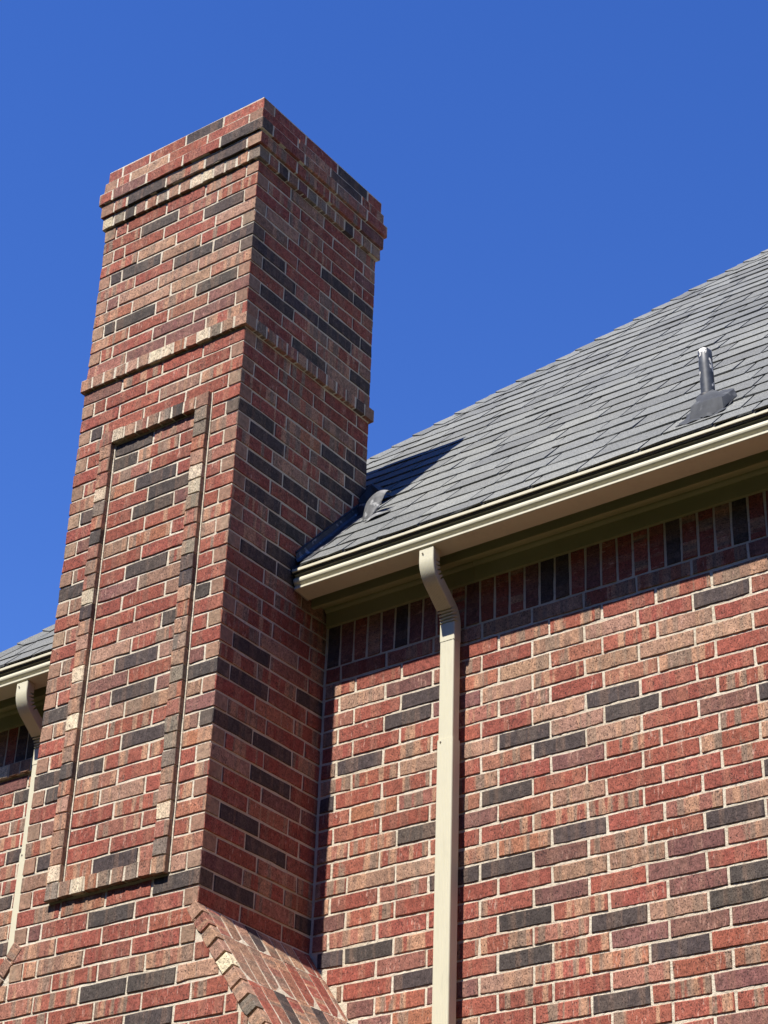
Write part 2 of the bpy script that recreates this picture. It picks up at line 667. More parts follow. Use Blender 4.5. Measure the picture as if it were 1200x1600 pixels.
wood['kind'] = 'stuff'
wood['label'] = 'unseen ring of dark green trees added round the lawn to block low sky light'

# ================================================================== CHIMNEY
chim = thing('brick_chimney', 'tall red brick chimney with corbelled crown and framed panel against the blue sky', 'chimney', (-W / 2, -D / 2, 0))
CB = []          # brick records
EXT = {1: .013, 2: .024, 3: .040, 4: .027, 5: .014, 18: .017}
KB = 57          # first course below the shoulder top
SH_TOP = TOP - 4.394                # shoulder surface height at the shaft
SH_S = 1.385                        # fall of the shoulder per metre
SH_W = 0.62                         # how far the shoulder runs out
WD = W + 2 * SH_W
mort = MB()
front = -D


def half_tone():
    return jit(rnd.choice((TAN, PALE, GREY, BROWN, ROSE, TAN)), 0.12)


for k in range(1, KB):
    e = EXT.get(k, 0.0)
    x0, x1, y0, y1 = -W - e, e, -D - e, YB + e
    # mortar core of this course
    zb_ = zt(k) - C
    top_ = zt(k)
    if k in (5, 18):
        # header courses
        for face, a, b, pl in (('f', x0, x1, y0), ('r', y0, y1, x1), ('l', y0, y1, x0), ('b', x0, x1, y1)):
            n = round((b - a) / 0.0795)
            cuts = [a + (b - a) * i / n for i in range(n + 1)]
            if face in 'rlb':
                cuts = cuts[1:-1] if face != 'b' else cuts
            run(CB, face, pl, k, cuts, 0.075, 'header_brick', HEAD if face == 'f' else HEADS, ends=((False, False) if face in 'fb' else (True, True)),
                hid=face in 'lb')
        continue
    if k in (1, 3):
        fr_ = {1: [x0, x0 + .10, -2.93 * PF, -1.96 * PF, -0.98 * PF, x1], 3: [x0, x0 + .095, -2.86 * PF, -1.9 * PF, -0.93 * PF, x1]}[k]
        run(CB, 'f', y0, k, fr_, 0.085, ends=(False, False))
        d = 0.34 * PS
        cs = [y0 + d, y0 + 1.34 * PS, y0 + 2.38 * PS, y0 + 3.4 * PS, y1]
        run(CB, 'r', x1, k, cs, 0.085)
        run(CB, 'l', x0, k, cs, 0.085, hid=True)
        run(CB, 'b', y1, k, [x0 + .09, x0 + 1.4 * PF, x0 + 2.4 * PF, x0 + 3.4 * PF, x1 - .09], hid=True)
    elif k % 2 == 0:
        # side stretchers show their ends on the front
        hf = 0.305 * PF
        cf = [x0 + hf + e * 0.5] + [-3.39 * PF, -2.35 * PF, -1.33 * PF] + [x1 - hf - e * 0.5]
        cs = [y0, y0 + 1.02 * PS + e, y0 + 2.07 * PS + e, y0 + 3.12 * PS + e, y1]
        in_frame = 23 <= k <= 52
        if not in_frame:
            run(CB, 'f', y0, k, cf, 0.085)
        # corner bricks: body belongs to the side, end looks to the front
        run(CB, 'r', x1, k, cs, hf + e * .5 - JT / 2, ends=(False, True))
        run(CB, 'l', x0, k, [y0, y0 + 1.02 * PS + e, y0 + 2.07 * PS, y0 + 3.12 * PS, y1], hf + e * .5 - JT / 2, hid=True, ends=(False, True))
        run(CB, 'b', y1, k, [x0, x0 + PF, x0 + 2 * PF, x0 + 3 * PF, x1], hid=True)
    else:
        cf = [x0, -3.0 * PF, -2.0 * PF, -1.0 * PF, x1]
        d = 0.34 * PS
        cs = [y0 + d, y0 + 1.34 * PS, y0 + 2.38 * PS, y0 + 3.4 * PS, y1]
        in_frame = 23 <= k <= 52
        if not in_frame:
            run(CB, 'f', y0, k, cf, d - JT / 2, ends=(False, False))
        run(CB, 'r', x1, k, cs, 0.085)
        run(CB, 'l', x0, k, cs, 0.085, hid=True)
        run(CB, 'b', y1, k, [x0 + .09, x0 + 1.4 * PF, x0 + 2.4 * PF, x0 + 3.4 * PF, x1 - .09], hid=True)

# framed panel on the front
FE = 0.027
LC0, LC1, RC0, RC1 = -0.873, -0.799, -0.256, -0.178
for k in range(23, 53):
    # proud header columns
    for (a, b) in ((LC0, LC1), (RC0, RC1)):
        run(CB, 'f', front - FE, k, [a, b], 0.10, 'header_brick', HEAD, ends=(False, False), h=C - 0.006)
    if k % 2 == 0:
        hf = 0.305 * PF
        run(CB, 'f', front, k, [-W + hf, LC0 - 0.002], 0.085, ends=(True, False))
        run(CB, 'f', front, k, [RC1 + 0.004, -hf], 0.085)
        pc = [LC1 + 0.004, -2.03 * PF, RC0]
    else:
        run(CB, 'f', front, k, [-W, LC0 - 0.002], 0.085, ends=(False, False))
        run(CB, 'f', front, k, [RC1 + 0.004, 0.0], 0.085, ends=(True, False))
        pc = [LC1 + 0.004, -2.38 * PF, -1.37 * PF, RC0]
    if k in (23, 52):
        n = 7
        cuts = [LC1 + (RC0 - LC1) * i / n for i in range(n + 1)]
        run(CB, 'f', front - FE, k, cuts, 0.10, 'header_brick', HEAD)
    else:
        run(CB, 'f', front, k, pc, 0.085, ends=(True, False))

# body below the shoulders
def sh_z(x):      # lower line of the cap bricks on the front
    xx = max(0.0, x) if x > -W / 2 else max(0.0, -W - x)
    return TOP - 4.505 - 1.43 * xx


KEND = int(TOP / C)
for k in range(KB, KEND + 1):
    z_mid = zc(k)
    xo = max(0.0, (TOP - 4.505 - (z_mid + H * 0.5)) / 1.43) if z_mid < TOP - 4.5 else 0.0
    xo_lo = max(0.0, (TOP - 4.505 - z_mid) / 1.43)
    xr = min(max(0.0, (TOP - 4.505 - (z_mid - H * 0.5)) / 1.43) - 0.004, SH_W)
    xr = max(xr, 0.0)
    xl = -W - xr
    off = [-0.32, -1.33, -2.35, -3.39] if k % 2 == 0 else [-1.0, -2.0, -3.0, -4.0]
    base = off[0]
    cuts = []
    i = -3
    while True:
        u = (base - i * (1.018 if k % 2 == 0 else 1.0)) * PF
        if u < xl + 0.03:
            break
        if u < xr - 0.03:
            cuts.append(u)
        i += 1
    cuts = [xl] + sorted(cuts) + [xr]
    run(CB, 'f', front, k, cuts, 0.085, ends=(False, False))
    if xr >= SH_W - 1e-6:
        for face, pl in (('r', SH_W), ('l', -W - SH_W)):
            cs = [-D + (0.09 if k % 2 else 0.0)]
            while cs[-1] < -0.2:
                cs.append(cs[-1] + PS)
            cs.append(0.0)
            run(CB, face, pl, k, [c for c in cs if c <= 0], 0.085, hid=face == 'l')

# sloping caps: front row of headers and the courses laid down the slope
ang = math.atan(SH_S)
ca, sa = math.cos(ang), math.sin(ang)


def cap(side):
    sx = 1 if side > 0 else -1
    xb = 0.0 if side > 0 else -W
    slope_len = SH_W / ca + 0.05

    def place(s, y, w, hh, d, name, tone, lift):
        # brick whose broad face looks up and out of the slope; length w runs down the slope
        cx = xb + sx * (s * ca + lift * sa)
        cz = SH_TOP - s * sa + lift * ca
        b = dict(loc=Vector((cx, y, cz)), face='r' if side > 0 else 'l', w=w, h=hh, d=d, tone=tone, name=name, roll=0, hid=side < 0)
        # local -y -> slope normal, local x -> down slope, local z -> along y
        nrm = Vector((sx * sa, 0, ca))
        down = Vector((sx * ca, 0, -sa))
        zz = down.cross(-nrm)
        m = Matrix((down, -nrm, zz)).transposed()
        b['rot'] = tuple(m.to_euler())
        CB.append(b)
    # front headers
    s = -0.03
    i = 0
    while s < slope_len:
        b = dict(loc=None)
        cx = xb + sx * ((s + 0.04) * ca - 0.0245 * sa)
        cz = SH_TOP - (s + 0.04) * sa - 0.0245 * ca
        rec = dict(loc=Vector((cx, -D - 0.004 + jo(), cz)), face='f', w=0.0715, h=0.062, d=0.045,
                   tone=pick(((TAN, 40), (BROWN, 15), (GREY, 15), (PALE, 12), (ROSE, 20))), name='cap_brick', roll=0, hid=False)
        rec['rot'] = (0, sx * ang, 0)
        if side < 0:
            rec['rot'] = (0, -ang, 0)
        CB.append(rec)
        s += 0.0795
        i += 1
    # courses down the slope
    cols = []
    y = -D + 0.050
    while y < -0.005:
        cols.append((y, min(y + 0.0815, -0.002)))
        y += 0.0815
    for ci, (ya, yb) in enumerate(cols):
        s = -0.10
        while s < slope_len:
            ln = 0.258
            s0 = max(s, 0.004)
            s1 = min(s + ln, slope_len)
            if s1 - s0 > 0.03:
                t = pick(((RED, 22), (ROSE, 18), (PURPLE, 14), (DARK, 14), (TAN, 12), (BROWN, 16), (REDB, 10)))
                w = round(s1 - s0 - 0.004, 3)
                place((s0 + s1) / 2, (ya + yb) / 2, w, round(yb - ya - 0.009, 3), 0.055, 'cap_brick', t, 0.0035)
                # tip the lower end up like a shingle
                CB[-1]['tip'] = 0.018
            s += ln + 0.004


cap(1)
cap(-1)
for b in CB:
    if b.get('tip'):
        m = Euler(b['rot']).to_matrix() @ Matrix.Rotation(b['tip'], 3, 'Z')
        b['rot'] = tuple(m.to_euler())

# tones read off the building: (face, position along it, course, tone)
MARKS = [('f',-0.940,0,DARK), ('f',-0.426,1,DARK), ('f',-0.148,3,DARK), ('f',-0.218,4,DARK), ('f',-0.771,4,DARK), ('f',-0.215,8,DARK), ('f',-0.675,7,DARK), ('f',-0.124,11,DARK), ('f',-0.396,11,DARK), ('f',-0.757,10,DARK), ('f',-0.946,10,DARK), ('f',-0.217,14,DARK), ('f',-0.747,14,DARK), ('f',-0.940,14,DARK), ('f',-0.944,22,DARK), ('f',-0.665,24,DARK), ('f',-0.709,25,DARK), ('f',-0.489,27,DARK), ('f',-0.406,28,DARK), ('f',-0.498,29,DARK), ('f',-0.947,28,DARK), ('f',-0.490,33,DARK), ('f',-0.984,33,DARK), ('f',-0.125,36,DARK), ('f',-0.315,37,DARK), ('f',-0.482,39,DARK), ('f',-0.085,41,DARK), ('f',-0.488,41,DARK), ('f',-0.980,41,DARK), ('f',-0.400,44,DARK), ('f',-0.724,45,DARK), ('f',-0.977,45,DARK), ('f',-0.921,46,DARK), ('f',-0.949,50,DARK), ('f',-0.489,51,DARK), ('f',-0.133,53,DARK), ('f',-0.487,54,DARK), ('f',-0.222,58,DARK), ('f',-0.485,58,DARK), ('f',-0.217,60,DARK), ('f',-1.026,48,DARK), ('f',-0.210,16,PURPLE), ('f',-0.401,17,PURPLE), ('f',-0.668,17,PURPLE), ('f',-0.938,19,PURPLE), ('f',-1.222,26,PURPLE), ('f',-0.332,13,TAN), ('f',-0.604,13,TAN), ('f',-0.828,12,TAN), ('f',-0.271,12,TAN), ('f',-0.643,9,TAN), ('f',-0.246,9,TAN), ('f',-0.797,45,TAN), ('f',-0.554,42,TAN), ('f',-0.426,47,TAN), ('f',-0.223,49,TAN), ('r',-0.614,12,DARK), ('r',-0.530,13,DARK), ('r',-0.532,15,DARK), ('r',-0.340,14,DARK), ('r',-0.052,10,DARK), ('r',0.175,10,DARK), ('r',0.032,13,DARK), ('r',-0.052,14,DARK), ('r',0.222,13,DARK), ('r',-0.258,17,DARK), ('r',0.165,16,DARK), ('r',-0.618,24,DARK), ('r',-0.537,25,DARK), ('r',-0.543,27,DARK), ('r',0.024,23,DARK), ('r',0.163,22,DARK), ('r',0.013,25,DARK), ('r',-0.262,27,DARK), ('r',-0.538,29,DARK), ('r',0.156,24,DARK), ('r',-0.066,28,DARK), ('r',-0.350,30,DARK), ('r',-0.538,33,DARK), ('r',-0.410,32,DARK), ('r',-0.312,33,DARK), ('r',-0.541,33,DARK), ('r',-0.536,39,DARK), ('r',-0.534,41,DARK), ('r',-0.080,40,DARK), ('r',-0.623,44,DARK), ('r',-0.342,44,DARK), ('r',-0.347,46,DARK), ('r',-0.538,49,DARK), ('r',-0.342,50,DARK), ('r',-0.541,53,DARK), ('r',-0.052,53,DARK), ('r',-0.048,1,DARK), ('r',0.030,2,DARK)]
nearest_marks(CB, MARKS)
realise(CB, chim)

# mortar bodies
def mbox(x0, x1, y0, y1, z0, z1, r=REC):
    mort.box(x0 + r - chim.location.x, x1 - r - chim.location.x, y0 + r - chim.location.y, y1 - r - chim.location.y, z0, z1)


mbox(-W, 0, -D, YB, SH_TOP + 0.0060, zt(6) - 0.0015)
mbox(-W, 0, 0.0, YB, TOP - 6.0, SH_TOP - 0.0125)
for k in (1, 2, 3, 4, 5):
    e = EXT[k]
    mbox(-W - e, e, -D - e, YB + e, zt(k) - C + (0.006 if k in (3, 4, 5) else -0.0012), zt(k) - (0.002 if k == 1 else (0.004 if k < 4 else 0.0)), 0.0022)
e = EXT[18]
mbox(-W - e, e, -D - e, YB + e, zt(18) - C + 0.006, zt(18) - 0.008, 0.0018)
# frame mortar
for (a, b, za, zb_) in ((LC0, LC1, zt(53) + .008, zt(23) - .006), (RC0, RC1, zt(53) + .008, zt(23) - .006)):
    mort.box(a + 0.004 - chim.location.x, b - 0.004 - chim.location.x, front - FE + 0.005 - chim.location.y, front + 0.05 - chim.location.y, za, zb_)
for k in (23, 52):
    mort.box(LC1 - 0.004 - chim.location.x, RC0 + 0.004 - chim.location.x, front - FE + 0.004 - chim.location.y,
             front + 0.05 - chim.location.y, zt(k) - C + .008, zt(k) - 0.008)
# fillet of mortar on the inner side of each column, as laid
for x in (LC1 + 0.001, RC1 + 0.001):
    mort.box(x - chim.location.x, x + 0.008 - chim.location.x, front - 0.001 - chim.location.y, front + 0.02 - chim.location.y,
             zt(52) if x < -0.5 else zt(53) + .008, zt(24) if x < -.5 else zt(23))
# flared body: prism under the slopes
xa = SH_W
pts = []
prof = [(-W - xa + REC, 0.0), (xa - REC, 0.0), (xa - REC, SH_TOP - xa * SH_S + 0.0055), (-0.002, SH_TOP + 0.0055),
        (-W + 0.002, SH_TOP + 0.0055), (-W - xa + REC, SH_TOP - xa * SH_S + 0.0055)]
for y in (-D + REC, -0.002):
    pts += [(x - chim.location.x, y - chim.location.y, z) for x, z in prof]
n = 6
mort.poly(pts, [tuple(range(n)), tuple(range(2 * n - 1, n - 1, -1))] + [(i, i + n, (i + 1) % n + n, (i + 1) % n) for i in range(n)])
mort.build('mortar', M_MORTAR, chim)
# wash on top
wsh = MB()
wsh.box(-W + .02 - chim.location.x, -.02 - chim.location.x, -D + .02 - chim.location.y, YB - .02 - chim.location.y, TOP - 0.01, TOP - 0.001)
wsh.build('mortar_cap', M_MORTAR, chim)

# ================================================================== HOUSE WALL
XL, XR = -2.22, 9.2
wall = thing('house_wall', 'red brick house wall under the eaves with a soldier course along its top', 'brick wall', (3.5, 0.05, 0))
WB = []
X_EVEN, X_ODD = 0.100, 0.190
ZW_TOP = TOP - 2.70
KW0 = 38
for k in range(KW0, KEND + 1):
    ph = X_EVEN if k % 2 == 0 else X_ODD
    cuts = []
    i = math.floor((XL - ph) / PW)
    while ph + i * PW < XR:
        u = ph + i * PW
        if u > XL + 0.03 and u < XR - 0.03:
            cuts.append(u)
        i += 1
    cuts = [XL] + cuts + [XR]
    # the chimney stands against part of the wall
    zz = zc(k)
    z_sh = (SH_TOP - zz) / SH_S
    xr = 0.0 if z_sh < 0 else min(z_sh, SH_W)
    xr_c = xr + (0.012 if xr > 0 else 0.010)
    right = [xr_c] + [c for c in cuts if c > xr_c + 0.02]
    xl_c = -W - xr - 0.010
    left = [c for c in cuts if c < xl_c - 0.02] + [xl_c]
    if k == 38:
        # proud header course on the left bay
        n = int((xl_c - XL) / 0.0795)
        run(WB, 'f', -0.020, k, [XL + (xl_c - XL) * i / n for i in range(n + 1)], 0.075, 'header_brick', HEAD)
    else:
        run(WB, 'f', 0.0, k, left, 0.085)
    run(WB, 'f', 0.0, k, right, 0.085)
# soldiers
zs0, zs1 = zt(38) + 0.004, TOP - 2.735
x = 0.011 - 0.079 * 29
while x < XR:
    if (XL < x and x + 0.079 < -W - 0.005) or x > 0.0:
        b = dict(loc=Vector((x + 0.0395, jo(), (zs0 + zs1) / 2)), face='f', w=round(zs1 - zs0, 3), h=0.0670, d=0.085,
                 tone=pick(SOLD), name='soldier_brick', roll=0, hid=False)
        b['rot'] = (0, math.pi / 2 + rnd.uniform(-.008, .008), 0)
        WB.append(b)
    x += 0.0790
# gable-side wall bricks round the left corner (seen from further left only)
for k in range(35, KEND + 1):
    cs = [0.09 if k % 2 else 0.0]
    while cs[-1] < 9.0:
        cs.append(cs[-1] + PW)
    run(WB, 'l', XL, k, cs, 0.085, hid=True)
WMARKS = [('f',2.098,40,DARK), ('f',1.569,44,DARK), ('f',1.649,45,DARK), ('f',1.121,45,DARK), ('f',1.293,46,DARK), ('f',0.888,45,DARK), ('f',1.026,48,DARK), ('f',1.376,51,DARK), ('f',2.081,52,DARK), ('f',1.040,52,DARK), ('f',0.568,41,DARK), ('f',0.530,42,DARK), ('f',0.257,44,DARK), ('f',0.066,46,DARK), ('f',0.564,49,DARK), ('f',0.132,55,DARK), ('f',0.338,55,DARK), ('f',0.571,57,DARK), ('f',0.652,52,DARK), ('f',0.841,52,DARK), ('f',1.122,55,DARK), ('f',1.116,57,DARK), ('f',1.508,56,DARK), ('f',1.499,60,DARK), ('f',2.143,55,DARK), ('f',2.081,56,DARK), ('f',1.815,58,DARK), ('f',2.246,46,DARK), ('f',2.230,50,DARK), ('f',-1.954,40,DARK), ('f',-1.964,44,DARK), ('f',-1.955,47,DARK), ('f',-1.933,50,DARK), ('f',2.080,46,PURPLE), ('f',1.933,55,PURPLE), ('f',1.827,53,PURPLE), ('f',1.737,54,PURPLE), ('f',1.644,57,PURPLE), ('f',1.897,57,PURPLE), ('f',2.061,57,PURPLE), ('f',2.019,60,PURPLE), ('f',1.817,56,TAN), ('f',1.413,45,TAN), ('f',1.374,44,TAN), ('f',1.841,42,TAN), ('f',2.025,41,TAN), ('f',1.572,40,TAN), ('f',0.788,45,TAN), ('f',0.323,40,TAN), ('f',1.053,38,TAN), ('f',1.253,38,TAN), ('f',0.848,38,TAN), ('f',1.464,46,TAN), ('f',0.986,41,TAN), ('f',0.920,42,TAN)]
nearest_marks(WB, WMARKS)
realise(WB, wall)
wm = MB()
ox, oy = wall.location.x, wall.location.y
# finely divided mortar face so that joints are not dead flat
nx, nz = 360, 150
xs = [XL + REC + (4.0 - XL) * i / nx for i in range(nx + 1)]
zs = [TOP - 6.4 + (ZW_TOP - TOP + 6.4) * j / nz for j in range(nz + 1)]
v0 = [(x - ox, REC + rnd.uniform(-.0011, .0009) - oy, z) for z in zs for x in xs]
f0 = [(j * (nx + 1) + i, j * (nx + 1) + i + 1, (j + 1) * (nx + 1) + i + 1, (j + 1) * (nx + 1) + i) for j in range(nz) for i in range(nx)]
wm.poly(v0, f0)
wm.box(XL + REC - ox, XR - ox, REC + 0.006 - oy, 0.12 - oy, 0.0, ZW_TOP)
wm.box(XL + REC - ox, XL + 0.12 - ox, 0.121 - oy, 8.9 - oy, 0.0, ZW_TOP)
wm.box(XL + 0.121 - ox, XR - ox, 8.8 - oy, 8.9 - oy, 0.0, ZW_TOP)
wm.box(XR - 0.12 - ox, XR - 0.001 - ox, 0.121 - oy, 8.799 - oy, 0.0, ZW_TOP)
# thin mortar bed under the proud left header course
wm.box(XL - ox, -W - 0.02 - ox, -0.016 - oy, 0.001 - oy, zt(39) + 0.004, zt(38) - 0.004)
wm.build('mortar', M_MORTAR, wall, smooth=False)

# ================================================================== ROOF
YE, YR = -0.284, 4.6                 # eave and ridge (front slope)
XH = -2.379                           # hip corner
XRH = 9.47
EX = 0.1295                          # course exposure in plan
n_rows = int((YR - YE) / EX)
roof = thing('shingle_roof', 'grey asphalt shingle hip roof with overlapping courses and a row of hip caps', 'roof', (3.5, 2.0, TOP - 2.6))
ro = Vector(roof.location)
rl = math.sqrt(1 + ROOF_S ** 2)
N_R = Vector((0, -ROOF_S, 1)) / rl       # outward normal of the front slope
U_R = Vector((0, 1, ROOF_S)) / rl        # up the slope
deck = MB()
zr = roofz(YR)
ze = roofz(YE)
yb_e = 2 * YR - YE
hip_run = YR - YE
dk = -0.006
A = [(XH, YE, ze + dk), (XRH, YE, ze + dk), (XRH, yb_e, ze + dk), (XH, yb_e, ze + dk), (XH + hip_run, YR, zr + dk), (XRH - hip_run, YR, zr + dk)]
A2 = [(x, y, z - 0.03) for x, y, z in A[:4]]
V = [tuple(Vector(p) - ro) for p in A + A2]
deck.poly(V, [(0, 1, 5, 4), (1, 2, 5), (2, 3, 4, 5), (3, 0, 4), (0, 6, 7, 1), (1, 7, 8, 2), (2, 8, 9, 3), (3, 9, 6, 0), (6, 9, 8, 7)])
deck.build('roof_deck', M_FELT, roof)
TH = 0.0080


def shingle_verts(xa, xb, y0, y1, th, r, mirror=False):
    """one tab: butt edge at y0, head at y1, sides at xa..xb; slight waviness along the butt"""
    nseg = 3
    vs = []
    for layer in (0, 1):
        for row in (0, 1):
            for i in range(nseg + 1):
                u = xa + (xb - xa) * i / nseg
                y = (y0 + r.uniform(-.0022, .0022)) if row == 0 else y1
                lift = (th + r.uniform(-.0018, .0024)) if row == 0 else 0.0012
                bt = -0.0008 if row == 0 else -0.002
                q = Vector((u, y, roofz(y))) + N_R * (lift if layer else bt)
                vs.append(q)
    m = nseg + 1
    fs = []
    for i in range(nseg):
        fs.append((2 * m + i, 2 * m + i + 1, 3 * m + i + 1, 3 * m + i))         # top
        fs.append((i + 1, i, m + i, m + i + 1))                                  # bottom
        fs.append((i, i + 1, 2 * m + i + 1, 2 * m + i))                          # butt
    fs.append((0, 2 * m, 3 * m, m))
    fs.append((nseg, m + nseg, 3 * m + nseg, 2 * m + nseg))
    return vs, fs


tabs = []
for rix in range(-1, n_rows + 1):
    y0 = -0.19 + EX * rix
    if rix == -1:
        y0 = YE - 0.006
    y1 = -0.19 + EX * (rix + 1) + 0.012
    if y1 > YR:
        break
    x = -2.4 - rnd.uniform(0, .3)
    hx0, hx1 = XH + (y0 - YE), XRH - (y0 - YE)
    while x < XRH:
        w = rnd.choice((0.20, 0.25, 0.29, 0.31, 0.36)) + rnd.uniform(-.02, .02)
        xa, xb = x + 0.0055, x + w - 0.0055
        x += w
        xa, xb = max(xa, hx0 + 0.01), min(xb, hx1 - 0.01)
        # chimney pocket
        if y0 < YB + 0.02 and xb > -W - 0.01 and xa < 0.012:
            if xa < -W - 0.06:
                xb = min(xb, -W - 0.008)
            elif xb > 0.06:
                xa = max(xa, 0.012)
            else:
                continue
        if xb - xa < 0.025:
            continue
        tabs.append((xa, xb, y0, y1))


def tab_vis(t):
    xm, ym = (t[0] + t[1]) / 2, (t[2] + t[3]) / 2
    pr = project((xm, ym, roofz(ym)))
    if pr is None or not (-10 < pr[0] < 1215 and 0 < pr[1] < 1215):
        return 0
    if pr[0] < 575 and pr[0] > 90:
        return 0
    return (t[1] - t[0]) / pr[2] ** 2


tabs.sort(key=lambda t: -tab_vis(t))
ns = 0
far = MB()
for t in tabs:
    vs, fs = shingle_verts(*t, TH * rnd.uniform(.85, 1.25), rnd)
    if ns < 300 and tab_vis(t) > 0:
        c0 = vs[0]
        pydata('shingle', [v - c0 for v in vs], fs, M_SHINGLE, roof).location = c0 - ro
        ns += 1
    else:
        far.poly([tuple(v - ro) for v in vs], fs)
o = far.build('shingle_field', M_SHINGLE, roof)
o['kind'] = 'stuff'

# side, right and back slopes: courses as stepped strips
strip = MB()


def slope_strips(p0, p1, apex0, apex1):
    """stepped strips on a slope from eave edge p0-p1 up to apex0-apex1"""
    p0, p1, a0, a1 = map(Vector, (p0, p1, apex0, apex1))
    nrm = (p1 - p0).cross(a0 - p0).normalized()
    if nrm.z < 0:
        nrm = -nrm
    for i in range(n_rows):
        t0, t1 = i / n_rows, min(1, (i + 1.1) / n_rows)
        q = [p0.lerp(a0, t0) + nrm * 0.008, p1.lerp(a1, t0) + nrm * 0.008, p1.lerp(a1, t1) + nrm * 0.001, p0.lerp(a0, t1) + nrm * 0.001,
             p0.lerp(a0, t0), p1.lerp(a1, t0)]
        strip.poly([tuple(v - ro) for v in q], [(0, 1, 2, 3), (4, 5, 1, 0)])


slope_strips(A[3], A[0], A[4], A[4])
slope_strips(A[2], A[3], A[5], A[4])
slope_strips(A[1], A[2], A[5], A[5])
o = strip.build('shingle_courses', M_SHINGLE, roof)
o['kind'] = 'stuff'

# hip caps
hd = Vector((1, 1, ROOF_S)).normalized()
N_S = Vector((-ROOF_S, 0, 1)).normalized()      # normal of the left slope
uf = (hd.cross(N_R)).normalized()               # down the front slope, square to the hip
if uf.y > 0:
    uf = -uf
us = (hd.cross(N_S)).normalized()
if us.x > 0:
    us = -us
CAPE = 0.158
hip_len = (Vector(A[4]) - Vector(A[0])).length
ncap = int(hip_len / CAPE)
cap_mb = None
for i in range(ncap):
    s0 = i * CAPE
    base = Vector((XH, YE, ze)) + hd * s0
    ln = CAPE + 0.05
    wv = 0.115 + rnd.uniform(-.004, .004)
    pts = []
    lift0, lift1 = 0.017 + rnd.uniform(0, .003), 0.007
    crown = Vector((0, 0, 1))
    tw = rnd.uniform(-.004, .004)
    for (sv, lf) in ((0, lift0), (ln, lift1)):
        c = base + hd * sv
        ridge_n = (N_R + N_S).normalized()
        for th_ in (0.0, -0.0055):
            pts += [c + us * wv + N_S * (lf * .55 + th_) + hd * tw, c + us * 0.02 + ridge_n * (lf * 1.02 + th_ - 0.001),
                    c + ridge_n * (lf * 1.15 + th_), c + uf * 0.02 + ridge_n * (lf * 1.02 + th_ - 0.001), c + uf * wv + N_R * (lf * .55 + th_) - hd * tw]
    fs = []
    for j in range(4):
        fs.append((j, j + 1, 10 + j + 1, 10 + j))
        fs.append((5 + j + 1, 5 + j, 15 + j, 15 + j + 1))
        fs.append((j + 1, j, 5 + j, 5 + j + 1))
    fs += [(0, 10, 15, 5), (14, 4, 9, 19)]
    o = pydata('hip_cap', [p - base for p in pts], fs, M_SHINGLE, roof)
    o.location = base - ro

# fascia, soffit, frieze
fas = MB()
for (a, b) in ((XH + .12, -W - 0.004), (0.004, XRH - .12)):
    fas.box(a - ro.x, b - ro.x, -0.125 - ro.y, -0.105 - ro.y, TOP - 2.735 - ro.z, TOP - 2.50 - ro.z)
fas.build('fascia_board', M_BOARD, roof)
sof = MB()
for (a, b) in ((XH + .14, -W - 0.004), (0.004, XRH - .14)):
    sof.box(a - ro.x, b - ro.x, -0.104 - ro.y, -0.002 - ro.y, TOP - 2.70 - ro.z, TOP - 2.685 - ro.z)
sof.build('soffit', M_BOARD, roof)
xj = [0.012, 0.86, 2.36, 4.9, 7.4, XR]
for a, b in list(zip(xj[:-1], xj[1:])) + [(XL, -W - 0.012)]:
    fr = MB()
    a2, b2 = a + 0.0012, b - 0.0012
    fr.box(a2 - ro.x, b2 - ro.x, -0.019 - ro.y, -0.001 - ro.y, TOP - 2.795 - ro.z, TOP - 2.7005 - ro.z)
    fr.build('frieze_board', M_BOARD, roof)
    md = MB()
    prof = [(-0.0195, -2.721), (-0.025, -2.721), (-0.030, -2.715), (-0.034, -2.7075), (-0.034, -2.7005), (-0.0195, -2.7005)]
    prof = [(y, TOP + z) for y, z in prof]
    vv = [(xx - ro.x, y - ro.y, z - ro.z) for xx in (a2, b2) for y, z in prof]
    m_ = len(prof)
    md.poly(vv, [tuple(range(m_)), tuple(range(2 * m_ - 1, m_ - 1, -1))] + [(i, i + m_, (i + 1) % m_ + m_, (i + 1) % m_) for i in range(m_)])
    md.build('bed_moulding', M_BOARD, roof)
# boxed eaves on the other three sides
ot = MB()
ot.box(XH + .02 - ro.x, XL - .002 - ro.x, 0.2 - ro.y, 9.2 - ro.y, TOP - 2.71 - ro.z, TOP - 2.62 - ro.z)
ot.box(XR + .002 - ro.x, XRH - .02 - ro.x, 0.2 - ro.y, 9.2 - ro.y, TOP - 2.71 - ro.z, TOP - 2.62 - ro.z)
ot.box(XH + .02 - ro.x, XRH - .02 - ro.x, 9.21 - ro.y, 9.45 - ro.y, TOP - 2.71 - ro.z, TOP - 2.62 - ro.z)
ot.build('boxed_eave', M_BOARD, roof)

# ================================================================== GUTTERS
GP = [(-0.165, -2.560), (-0.165, -2.7145), (-0.262, -2.7035), (-0.2655, -2.7005), (-0.2655, -2.6925), (-0.2615, -2.6895), (-0.259, -2.686),
      (-0.262, -2.680), (-0.268, -2.6745), (-0.2725, -2.669), (-0.2745, -2.662), (-0.274, -2.655), (-0.2710, -2.6475), (-0.266, -2.6430),
      (-0.2640, -2.6415), (-0.2632, -2.636), (-0.266, -2.6300), (-0.272, -2.6260), (-0.280, -2.6230), (-0.2885, -2.6210), (-0.2895, -2.6190), (-0.2895, -2.6075), (-0.287, -2.6045),
      (-0.278, -2.6045)]


